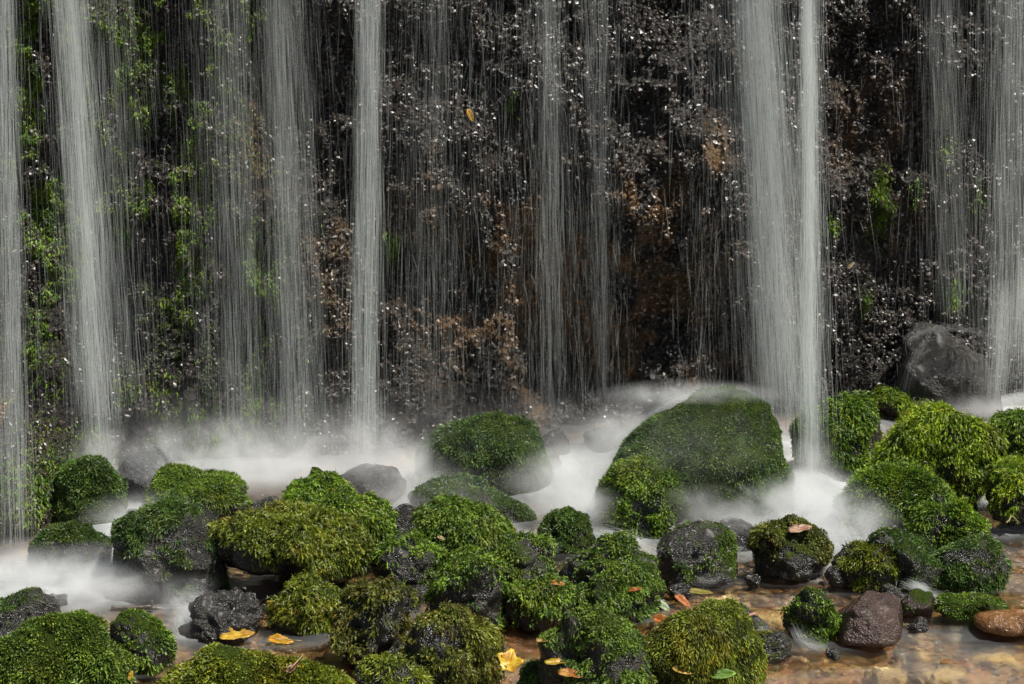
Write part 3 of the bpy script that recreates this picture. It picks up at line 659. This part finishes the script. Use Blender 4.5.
leaf('yellow maple leaf lying by the water at bottom centre', 506, 672, 36, 'maple', 80, (0.85, 0.42, 0.015), (1.0, 0.68, 0.06), 0.09, up=(0.1, -0.85, 0.6), stalk=False)
leaf('long golden-yellow leaf floating against the broad mossy slab', 236, 637, 46, 'torn', 8, (0.62, 0.30, 0.02), (0.8, 0.52, 0.06), 0.025, up=(0, -.55, .8))
leaf('curled bright yellow leaf with a long stalk, right of the long golden leaf', 280, 643, 34, 'torn', -8, (0.8, 0.5, 0.01), (0.75, 0.36, 0.03), 0.03, up=(0, -.6, .8), stalk=True, curl=.5)
leaf('dry brown leaf with pale midrib lying on the broad mossy slab', 292, 670, 27, 'torn', 60, (0.17, 0.06, 0.035), (0.27, 0.11, 0.07), 0.022, stalk=True)
leaf('orange leaf in the gap between the shaggy boulder and the rugged mound', 557, 585, 19, 'torn', -10, (0.7, 0.2, 0.03), (0.75, 0.33, 0.1), 0.02, up=(0, -.6, .8))
leaf('small orange-red leaf caught on the rugged green mound', 634, 593, 18, 'torn', 10, ORG, (0.4, 0.1, 0.02), 0.028, curl=.6)
leaf('pale greenish-white oval leaf below the rugged green mound', 662, 608, 24, 'oval', -38, (0.45, 0.58, 0.32), (0.58, 0.66, 0.45), 0.03, up=(.1, -.65, .7))
leaf('red-orange leaf half under water beside the pale oval leaf', 682, 604, 26, 'torn', -50, (0.62, 0.16, 0.05), (0.7, 0.28, 0.1), 0.035, up=(0, -.5, .8))
leaf('yellow leaf at the bottom edge left of the green leaf', 682, 673, 26, 'oval', -20, YEL, (0.8, 0.55, 0.12), 0.025, up=(0, -.6, .8))
leaf('fresh green oval leaf at the foot of the broad olive boulder', 722, 677, 34, 'oval', 3, (0.16, 0.33, 0.03), (0.24, 0.42, 0.04), 0.035, up=(0, -.7, .7))
leaf('golden leaf stuck high on the wet cliff', 470, 116, 17, 'oval', -58, (0.6, 0.3, 0.015), (0.75, 0.42, 0.03), 0.03, up=(0.1, -1, .2))
leaf('small round tan leaf stuck on the cliff right of the falls', 850, 266, 12, 'torn', 40, (0.5, 0.36, 0.2), (0.6, 0.45, 0.28), 0.03, up=(0, -1, .2))
leaf('tan leaf draped over the crown of the shaggy brown-topped lump', 799, 531, 32, 'torn', 12, (0.5, 0.25, 0.14), (0.62, 0.38, 0.25), 0.025, up=(0, -.6, .8))
leaf('tiny pale leaf on the edge of the bright fresh-green boulder', 441, 540, 12, 'torn', -30, (0.6, 0.4, 0.2), (0.7, 0.5, 0.28), 0.028, up=(0, -.7, .7))
leaf('yellow leaf under water right of the yellow maple leaf', 556, 664, 34, 'torn', 12, (0.6, 0.45, 0.02), (0.65, 0.35, 0.03), 0.015, up=(0, -.3, 1))
leaf('orange leaf lying at the bottom edge against the bottom green boulder', 570, 677, 34, 'torn', -12, ORG, (0.65, 0.36, 0.08), 0.03, up=(0, -.5, .8))
leaf('curled amber leaf between the bottom green boulder and broad olive boulder', 664, 623, 30, 'oval', -12, (0.42, 0.2, 0.03), (0.55, 0.15, 0.03), 0.03, up=(0, -.6, .8), curl=.6)
leaf('pinkish leaf under water left of the little cascade', 752, 617, 14, 'torn', 30, (0.4, 0.13, 0.08), (0.5, 0.22, 0.14), 0.02, up=(0, -.4, .9))
leaf('yellow scrap of leaf in the crack left of the broad mossy slab', 131, 678, 15, 'oval', 70, YEL, YEL, 0.03, up=(0, -.8, .6))
leaf('orange-brown leaf under water at the bottom, left of the two dark stones', 545, 640, 26, 'torn', 5, (0.45, .2, .04), (.5, .3, .1), 0.0, up=(0, -.2, 1))
leaf('rust leaf in the shallows at the bottom right', 950, 662, 28, 'torn', -8, (0.4, .16, .04), (.5, .26, .08), 0.0, up=(0, -.2, 1))
leaf('yellow-green leaf in the shallows under the dark speckled dome', 700, 592, 34, 'oval', -6, (0.42, .4, .06), (.5, .42, .1), 0.0, up=(0, -.2, 1))
DK = (0.05, 0.035, 0.025)
twig('straight dark stick lying across the foam in front of the two-humped boulder', [(112, 608), (150, 607), (178, 609), (212, 611)], 0.008, 0.006, DK, -0.02, fork=[(153, 608), (152, 603), (152, 600)])
twig('thin bare twig leaning in the shade under the drooping hump', [(247, 611), (262, 600), (285, 590)], 0.003, 0.002, (0.16, 0.1, 0.06), -0.05)
twig('bent twig on top of the low pointed green stone', [(556, 511), (566, 510), (576, 512), (582, 515)], 0.003, 0.0015, DK, 0)
twig('dark twig poking out between the peaked and the fresh-green boulder', [(382, 540), (392, 536), (402, 534)], 0.004, 0.002, DK, -0.03)
twig('curved dark twig over the green mossy shoulder', [(528, 545), (540, 539), (550, 544), (552, 550)], 0.003, 0.002, DK, -0.03)
twig('pale twig hanging under the overhanging moss at the right edge', [(1006, 523), (1012, 516), (1020, 524)], 0.003, 0.002, (0.2, 0.16, 0.07), -0.1)
twig('short upright black stub behind the drooping moss hump', [(276, 512), (276, 504), (277, 496)], 0.003, 0.002, DK, 0)

for rec in ROCKS: grow(rec)

# moss hanging on the cliff: an uncounted fleece at left, separate clumps at right
def cliff_moss(name, blobs, n, L, tone, thr=0.0, Yd=8.0):
    P2 = []
    for px, py, rx, ry, s in blobs:
        yl = Yd + 0.24 * (px - 512) / F * 8
        c = at(px, py, yl); k = int(n * s * rx * ry / sum(b[2] * b[3] * b[4] for b in blobs))
        P2.append(np.stack([c[0] + rng.normal(size=k) * rx * .6 * yl / F, c[2] + rng.normal(size=k) * ry * .6 * yl / F], 1))
    P2 = np.concatenate(P2)
    if thr > -9: P2 = P2[fbm(np.stack([P2[:, 0] * 13, P2[:, 1] * 7, P2[:, 0] * 0], 1), 3) > thr]
    y = cliff_y(P2[:, 0], P2[:, 1]); P = np.stack([P2[:, 0], y - 0.004, P2[:, 1]], 1)
    V, T, C = fronds(P, np.tile([0, -1.0, 0.2], (len(P), 1)), L, tone, 0.0036, 1.6, 0.5)
    return mesh(name, V, T, M['moss'], col=C, smooth=False, loc=P[np.argmin(P[:, 2])])
o = cliff_moss('cliff_moss', [(35, 50, 45, 70, .8), (42, 185, 24, 60, .9), (165, 35, 55, 50, .6), (190, 120, 28, 60, 1), (150, 160, 18, 45, .8), (258, 290, 24, 50, .9), (240, 430, 55, 40, .9), (60, 285, 30, 60, .7),
    (180, 270, 20, 50, .7), (255, 20, 20, 30, .6), (275, 380, 18, 60, .6), (25, 330, 25, 60, .5), (70, 440, 40, 40, .5), (220, 120, 20, 60, .5), (20, 130, 25, 80, .6), (120, 400, 40, 60, .4), (100, 60, 90, 120, .35), (110, 230, 110, 130, .3), (230, 250, 60, 120, .35), (90, 445, 90, 40, .35)], 95000, 0.014, 'fresh', -0.14)
tag(o, 'loose green moss hanging down the left part of the cliff', 'moss', None, 'stuff')
for px, py, rx, ry, cnt, lab in [
    (880, 205, 11, 30, 420, 'largest moss tuft on the cliff right of the falls'),
    (944, 152, 9, 14, 160, 'bright moss tuft high on the cliff at right, under the faint right veil'),
    (919, 198, 6, 15, 110, 'small moss tuft right of the largest tuft on the cliff'),
    (982, 200, 7, 14, 110, 'moss tuft on the cliff nearest the right edge'),
    (868, 302, 6, 12, 100, 'small moss tuft low on the cliff left of the bare dome rock'),
    (960, 300, 10, 16, 200, 'moss tuft hanging just above the bare dome rock'),
    (832, 226, 7, 10, 90, 'tiny moss tuft beside the narrow right water column'),
    (942, 108, 7, 10, 90, 'topmost moss tuft on the right part of the cliff'),
    (390, 247, 8, 14, 150, 'lone moss tuft right of the thin middle water column'),
    (512, 102, 6, 10, 60, 'faint moss tuft right of the golden leaf on the cliff')]:
    tag(cliff_moss('moss_tuft', [(px, py, rx, ry, 1)], cnt * 2, 0.022, 'fresh', -99), lab, 'moss', 'moss tufts on the cliff')

# ------------------------------------------------------------------ falling water
def strand_mesh(name, pts, rad, alpha, mat):
    """pts (n,k,3): each strand a three-sided thread of water that thins at both ends"""
    n, k, _ = pts.shape
    tg = nrm(pts[:, -1] - pts[:, 0]); ref = np.where(np.abs(tg[:, 2:3]) > 0.7, [[1.0, 0.2, 0]], [[0, 0.1, 1.0]])
    s = nrm(np.cross(tg, ref)); u = np.cross(s, tg)
    V = []
    for j in range(3):
        a = 2 * math.pi * j / 3 + 0.4
        V.append(pts + rad[:, :, None] * (s[:, None] * math.cos(a) + u[:, None] * math.sin(a)))
    V = np.stack(V, 2).reshape(-1, 3)                      # n,k,3
    T = []
    for i in range(k - 1):
        for j in range(3):
            a, b = i * 3 + j, i * 3 + (j + 1) % 3; T += [(a, b, b + 3), (a, b + 3, a + 3)]
    T = (np.array(T)[None] + (np.arange(n) * 3 * k)[:, None, None]).reshape(-1, 3)
    A = alpha[:, :, None].repeat(3, 2).reshape(-1)
    return mesh(name, V, T, mat, col=A[:, None].repeat(3, 1))
K = 7
END = np.sin(np.linspace(0.0, math.pi, K)) ** 0.7
def fall(label, xt, xb, wt, wb, n, y0, y1, Yd, al=0.2, ln=(0.05, 0.42), r=(0.0002, 0.00065), halo=0.35, kind=None, name='waterfall', spread=0.05, group='streams of falling water'):
    """a column of falling threads from (xt, y0) to (xb, y1) in the photo, standing Yd metres away"""
    top, bot = at(xt, y0, Yd), at(xb, y1, Yd); H = top[2] - bot[2]
    over = 0.7 if y0 <= 0 else 0.0
    L = rng.uniform(ln[0], ln[1], n)
    n = int(n * 7.2); L = rng.uniform(ln[0], ln[1], n)
    nb = int(rng.integers(7, 12)); cb = 0.62 * rng.normal(size=nb); wb_ = rng.uniform(0.25, 1.0, nb); ib = rng.choice(nb, n, p=wb_ / wb_.sum())
    g = np.where(rng.uniform(size=n) < 0.8 * halo, 1.25 * rng.normal(size=n), np.where(rng.uniform(size=n) < .55, cb[ib] + 0.2 * rng.normal(size=n), 0.6 * rng.normal(size=n)))
    z1 = bot[2] + rng.uniform(0, 1, n) * np.maximum((H + over) * 0.98 - (0 if y0 <= 0 else L), 0.02) - 0.02            # lower end
    t = np.linspace(0, 1, K)
    z = np.minimum(z1[:, None] + L[:, None] * (1 - t)[None], top[2] + (over + 0.5 if y0 <= 0 else 0.01))
    f = (top[2] - z) / H
    ff = np.clip(f, 0, 1.2)
    x = top[0] + (bot[0] - top[0]) * ff + g[:, None] * (wt + (wb - wt) * ff) / 2 * Yd / F
    x = x + 0.004 * np.sin(z * rng.uniform(3, 9, (n, 1)) + rng.uniform(0, 6, (n, 1)))
    y = Yd + rng.normal(size=(n, 1)) * spread + 0 * z
    rad = rng.uniform(r[0], r[1], n)[:, None] * (0.35 + 0.65 * END)[None]
    a = 1.2 * al * rng.uniform(0.4, 1.5, n)[:, None] * END[None]
    o = strand_mesh(name, np.stack([x, y, z], 2), rad, a, M['strand'])
    return tag(o, label, None if kind else 'waterfall', None if kind else group, kind)
fall('thick bright water column at left, above the splashed diamond rock', 68, 99, 26, 34, 900, 0, 455, 7.35, .22, halo=.25)
fall('soft veil of water just right of the thick left column', 104, 116, 45, 60, 420, 0, 440, 7.6, .13, halo=.3)
fall('pale water column along the left edge of the picture', 2, 14, 16, 26, 520, 0, 565, 6.9, .2, halo=.3)
fall('broad thin veil of water over the mossy left cliff', 222, 238, 55, 60, 520, 0, 455, 7.6, .13)
fall('medium grey water column between the broad veil and thin middle column', 283, 303, 36, 44, 800, 0, 468, 7.65, .13, halo=.3)
fall('thin bright middle water column ending behind the veiled grey stone', 371, 367, 17, 24, 620, 0, 472, 7.62, .22, halo=.22)
fall('faint water column left of the picture centre line, high in front of the golden leaf', 430, 425, 45, 60, 200, 0, 430, 7.8, .12)
fall('faint central water column ending behind the wide misty boulder', 549, 556, 22, 40, 220, 0, 425, 7.85, .15)
fall('faint narrow stream right of the central one, splitting on the cliff', 598, 604, 30, 10, 170, 0, 410, 7.9, .14)
fall('widest white water column striking the big dome boulder', 754, 782, 42, 56, 1700, 0, 440, 7.62, .2, halo=.25)
fall('narrow white water column right of the widest one', 809, 812, 11, 26, 800, 0, 485, 7.5, .24, halo=.18)
fall('faint veil above the bare dome rock', 940, 952, 26, 34, 260, 0, 330, 8.2, .13)
fall('wide soft veil near the right edge', 1006, 1002, 44, 50, 620, 0, 360, 8.15, .16)
fall('short bright spill down the right side of the bare dome rock', 1006, 995, 26, 20, 200, 262, 412, 8.0, .13, ln=(.05, .3))
fall('short spill of water at the right edge of the picture', 1024, 1028, 14, 22, 160, 240, 405, 8.1, .15, ln=(.05, .3))
# drizzle everywhere between the columns
def drizzle(n, x0, x1, Y0, Y1, al, ybot):
    px = rng.uniform(x0, x1, n); Yd = rng.uniform(Y0, Y1, n)
    clump = fbm(np.stack([px / 26.0, px * 0, px * 0], 1), 3)
    k = rng.uniform(size=n) < np.clip(0.42 + 0.75 * clump, 0.06, 1); px, Yd = px[k], Yd[k]; n = len(px)
    xw = (px - 512) / F * Yd * 1.01
    L = 0.015 + 0.24 * rng.uniform(size=n) ** 1.8; zb = zg(Yd) + 0.12 + rng.uniform(0, 2.3, n)
    t = np.linspace(0, 1, K); z = zb[:, None] + L[:, None] * (1 - t)
    x = xw[:, None] + (rng.normal(size=n) * 0.012)[:, None] * (1 - t) + 0 * z; y = Yd[:, None] + 0 * z
    rad = rng.uniform(0.0003, 0.0010, n)[:, None] * (0.4 + 0.6 * END)
    a = al * rng.uniform(0.3, 1.5, n)[:, None] * END
    return np.stack([x, y, z], 2), rad, a
D = [drizzle(9500, -80, 730, 7.45, 7.95, .17, 0), drizzle(700, 690, 900, 7.6, 8.0, .12, 0), drizzle(1100, 880, 1110, 7.9, 8.4, .15, 0), drizzle(3600, 330, 740, 7.6, 8.0, .14, 0)]
o = strand_mesh('drizzle', *[np.concatenate(q) for q in zip(*D)], M['strand'])
tag(o, 'fine threads of water falling all along the cliff', 'falling water', None, 'stuff')

# drops bouncing off the cliff and the stones, drawn out into short arcs
def arcs(P, size):
    n = len(P); k = 5; t = np.linspace(-1, 1, k)
    th = rng.normal(size=(n, 1)) * 0.9; c = rng.uniform(0.2, 0.9, (n, 1))
    lx = size[:, None] * t; lz = size[:, None] * c * (1 - t ** 2) - 0.3 * size[:, None]
    x = lx * np.cos(th) - lz * np.sin(th); z = lx * np.sin(th) + lz * np.cos(th)
    Q = P[:, None] + np.stack([x, 0 * x - 0.15 * np.abs(lx), z], 2)
    en = np.sin(np.linspace(0.35, math.pi - .35, k))
    return Q, rng.uniform(0.0007, 0.0021, n)[:, None] * en, (rng.uniform(0.08, 1.0, n) ** 1.8 * 0.7)[:, None] * en
n = 15000
ax, az = rng.uniform(-2.5, 2.6, n), rng.uniform(0.1, 2.4, n)
k = rng.uniform(size=n) < np.clip(0.5 + 0.9 * fbm(np.stack([ax * 5, az * 4, ax * 0 + 50], 1), 3), 0.06, 1) * (1 - 0.85 * np.exp(-((ax - 0.25) / 0.6) ** 2 - ((az - 0.45) / 0.5) ** 2))
ax, az = ax[k], az[k]
PA = [np.stack([ax, cliff_y(ax, az) - 0.02, az], 1)]
for ob_, V_, T_, vn_, mk_, ar_, moss_, base_, seed_ in ROCKS:
    if base_[1] > 6.15 or 'speckled' in ob_['label']:
        pr = ar_ * (vn_[T_].mean(1)[:, 2] > 0.1) * (V_[T_].mean(1)[:, 2] > zg(base_[1])); cnt = int(pr.sum() * (1500 if 'speckled' in ob_['label'] else 450 if mk_.mean() < .4 else 220))
        if cnt: q = rng.choice(len(T_), cnt, p=pr / pr.sum()); PA.append(V_[T_[q]].mean(1) + vn_[T_[q]].mean(1) * 0.012)
PA = np.concatenate(PA)
o = strand_mesh('splash_drops', *arcs(PA, rng.uniform(0.003, 0.011, len(PA))), M['splash'])
tag(o, 'glinting drops splashing off the cliff and stones', 'drops', None, 'stuff')

# ------------------------------------------------------------------ white water running between the stones
def flow(pxs, w0, w1, n, al=.12, lift=0.02, z=None, r=(0.0003, 0.0010), rise=0.0, Yoff=0.0):
    q = []
    for e in pxs:
        if len(e) == 2: g = ground(*e); g[2] += lift; g[1] += Yoff
        else: g = at(*e)
        q.append(g)
    n = int(n * 4.5); al = al * 0.8; q = np.array(q); m = len(q); kk = 9
    f0 = rng.uniform(-0.15, 0.8, n); f1 = np.clip(f0 + rng.uniform(0.2, 0.55, n), 0, 1); f0 = np.clip(f0, 0, 1)
    f = (f0[:, None] + (f1 - f0)[:, None] * np.linspace(0, 1, kk)) * (m - 1)
    i = np.clip(np.floor(f).astype(int), 0, m - 2); u = f - i
    qa = np.concatenate([[2 * q[0] - q[1]], q, [2 * q[-1] - q[-2]]])
    p0, p1, p2, p3 = qa[i], qa[i + 1], qa[i + 2], qa[i + 3]; u = u[..., None]
    P = 0.5 * (2 * p1 + (p2 - p0) * u + (2 * p0 - 5 * p1 + 4 * p2 - p3) * u ** 2 + (3 * p1 - p0 - 3 * p2 + p3) * u ** 3)
    tg = nrm(q[-1] - q[0]); s = nrm(np.cross(tg, [0, -0.3, 1.0]))
    wd = (w0 + (w1 - w0) * f / (m - 1)) / 2 * 7.0 / F
    P = P + s * (rng.normal(size=(n, 1)) * 0.6 * wd)[..., None]
    P[..., 2] += np.abs(rng.normal(size=(n, 1))) * 0.012 + 0.006 * np.sin(f * 5 + rng.uniform(0, 6, (n, 1)))
    en = np.sin(np.linspace(0, math.pi, kk)) ** 0.8
    return P, rng.uniform(*r, n)[:, None] * (.4 + .6 * en), al * rng.uniform(.4, 1.4, n)[:, None] * en
FL = [flow([(95, 462, 7.5), (118, 480, 7.4), (130, 505, 7.3), (135, 528)], 14, 40, 260),
      flow([(165, 520), (140, 535), (120, 555), (90, 580)], 40, 60, 260), flow([(-10, 582), (50, 585), (110, 582), (170, 598)], 34, 22, 420),
      flow([(120, 570), (150, 580), (180, 600), (200, 606)], 26, 12, 160), flow([(172, 606), (182, 616), (190, 628), (198, 634)], 10, 24, 140),
      flow([(215, 478), (270, 472), (330, 480), (390, 482)], 24, 24, 260), flow([(400, 482), (412, 500), (418, 520)], 26, 18, 160),
      flow([(545, 470), (570, 490), (580, 515), (600, 532)], 50, 40, 420), flow([(570, 535), (620, 546), (650, 560), (690, 578), (720, 590)], 20, 26, 260, .09),
      flow([(690, 398, 7.45), (660, 412, 7.4), (628, 440, 7.4), (606, 470, 7.35)], 8, 14, 160, .1),
      flow([(650, 460), (610, 475), (575, 490)], 30, 40, 160),
      flow([(700, 510), (760, 502), (810, 488), (850, 505)], 22, 40, 700, .16), flow([(815, 490), (840, 515), (850, 540), (860, 560)], 60, 30, 500, .14),
      flow([(820, 500), (780, 520), (745, 540), (720, 560)], 50, 30, 360, .12), flow([(855, 555), (885, 575), (910, 592), (930, 602)], 18, 10, 260, .14),
      flow([(830, 545), (832, 565), (815, 578), (780, 584)], 24, 8, 200, .1), flow([(975, 480), (978, 500), (990, 520), (1030, 528)], 10, 18, 260, .12),
      flow([(915, 408), (960, 410), (1000, 408), (1040, 402)], 14, 20, 300, .14), flow([(786, 622), (794, 636), (806, 652), (826, 660)], 6, 16, 110, .07),
      flow([(740, 632), (760, 640), (775, 655)], 8, 20, 100, .1), flow([(915, 545), (940, 532), (965, 538), (985, 560), (1010, 580)], 8, 14, 160, .08),
      flow([(960, 575), (1000, 570), (1040, 575)], 12, 12, 70, .06), flow([(480, 525), (520, 540), (560, 560)], 10, 10, 100, .09), flow([(-10, 630), (5, 640), (10, 655)], 20, 20, 90),
      flow([(905, 345, 8.1), (925, 333, 7.95), (960, 331, 7.92), (990, 340, 7.95)], 8, 8, 50, .04), flow([(930, 338, 7.93), (914, 360, 7.9), (903, 400, 7.9)], 10, 16, 50, .04)]
o = strand_mesh('white_water', *[np.concatenate(q) for q in zip(*FL)], M['flow'])
tag(o, 'silky white water running between the boulders', 'white water', None, 'stuff')

# ------------------------------------------------------------------ spray
MIST = [mat_mist('thin_mist', 0.7), mat_mist('mist', 5.0), mat_mist('dense_mist', 7.0)]
sv, st, _ = ico(3)
def mist(px, py, Y, rx, ry, rz, k):
    """rx, ry in photo pixels, rz in metres"""
    c = at(px, py, Y)
    o = mesh('mist', sv, st, MIST[k]); o.location = [float(q) for q in c]
    o.scale = (rx * Y / F, rz, ry * Y / F)
    tag(o, 'pale spray drifting over the pool below the falls', 'spray', 'spray below the falls', 'stuff')
for a in [(60, 568, 6.55, 170, 30, .3, 2), (150, 518, 7.0, 80, 32, .25, 1), (100, 584, 6.4, 130, 24, .25, 2), (190, 606, 6.2, 50, 20, .12, 1), (690, 450, 7.0, 110, 60, .12, 0), (700, 500, 7.0, 90, 22, .12, 1), (265, 472, 7.45, 170, 26, .3, 1), (390, 476, 7.4, 100, 36, .3, 1), (430, 502, 7.1, 80, 22, .2, 1),
          (575, 474, 7.35, 80, 34, .35, 2), (585, 504, 7.05, 70, 30, .2, 2), (690, 396, 7.45, 110, 18, .18, 1), (704, 394, 7.2, 90, 12, .12, 1), (625, 436, 7.5, 60, 40, .2, 1), (805, 496, 7.05, 100, 28, .3, 2), (832, 522, 6.85, 80, 30, .22, 2), (735, 520, 6.9, 80, 18, .15, 2),
          (812, 470, 7.25, 36, 50, .15, 1), (985, 408, 8.0, 80, 14, .2, 1), (270, 440, 7.5, 330, 60, .4, 0), (620, 440, 7.6, 240, 60, .4, 0), (95, 455, 7.3, 50, 34, .15, 1), (470, 488, 7.0, 120, 24, .2, 0)]:
    mist(*a)
for x, y, rx, k in ((165, 462, 50, 1), (232, 452, 66, 1), (300, 458, 56, 1), (370, 450, 50, 1), (415, 470, 40, 1)): mist(x, y, 7.36, rx, 46, .18, k)

# ------------------------------------------------------------------ light
SUN = nrm(np.array([0.42, -0.20, 0.89]))
ld = bpy.data.lights.new('sun', 'SUN'); lo = bpy.data.objects.new('sun', ld); COL.objects.link(lo)
ld.energy = 5.0; ld.angle = R(0.5); ld.color = (1.0, 0.96, 0.88)
lo.rotation_euler = Vector(SUN).to_track_quat('Z', 'Y').to_euler(); lo.location = (2, -3, 8)
wd = bpy.data.worlds.new('World'); SC.world = wd; wd.use_nodes = True
nt = wd.node_tree; bg = nt.nodes['Background']; sk = nt.nodes.new('ShaderNodeTexSky')
sk.sky_type = 'NISHITA'; sk.sun_disc = False
sk.sun_elevation = math.asin(SUN[2]); sk.sun_rotation = math.atan2(SUN[0], SUN[1])
nt.links.new(sk.outputs[0], bg.inputs[0]); bg.inputs[1].default_value = 0.05

SC.view_settings.view_transform = 'Standard'; SC.view_settings.look = 'None'
SC.view_settings.exposure = 0.58; SC.view_settings.gamma = 1.0
SC.render.engine = 'CYCLES'
cy = SC.cycles
cy.max_bounces = 6; cy.diffuse_bounces = 2; cy.glossy_bounces = 2; cy.transmission_bounces = 4; cy.volume_bounces = 2
cy.transparent_max_bounces = 64
cy.use_denoising = True
cy.sample_clamp_indirect = 4.0
cy.volume_step_rate = 1.5; cy.volume_max_steps = 64
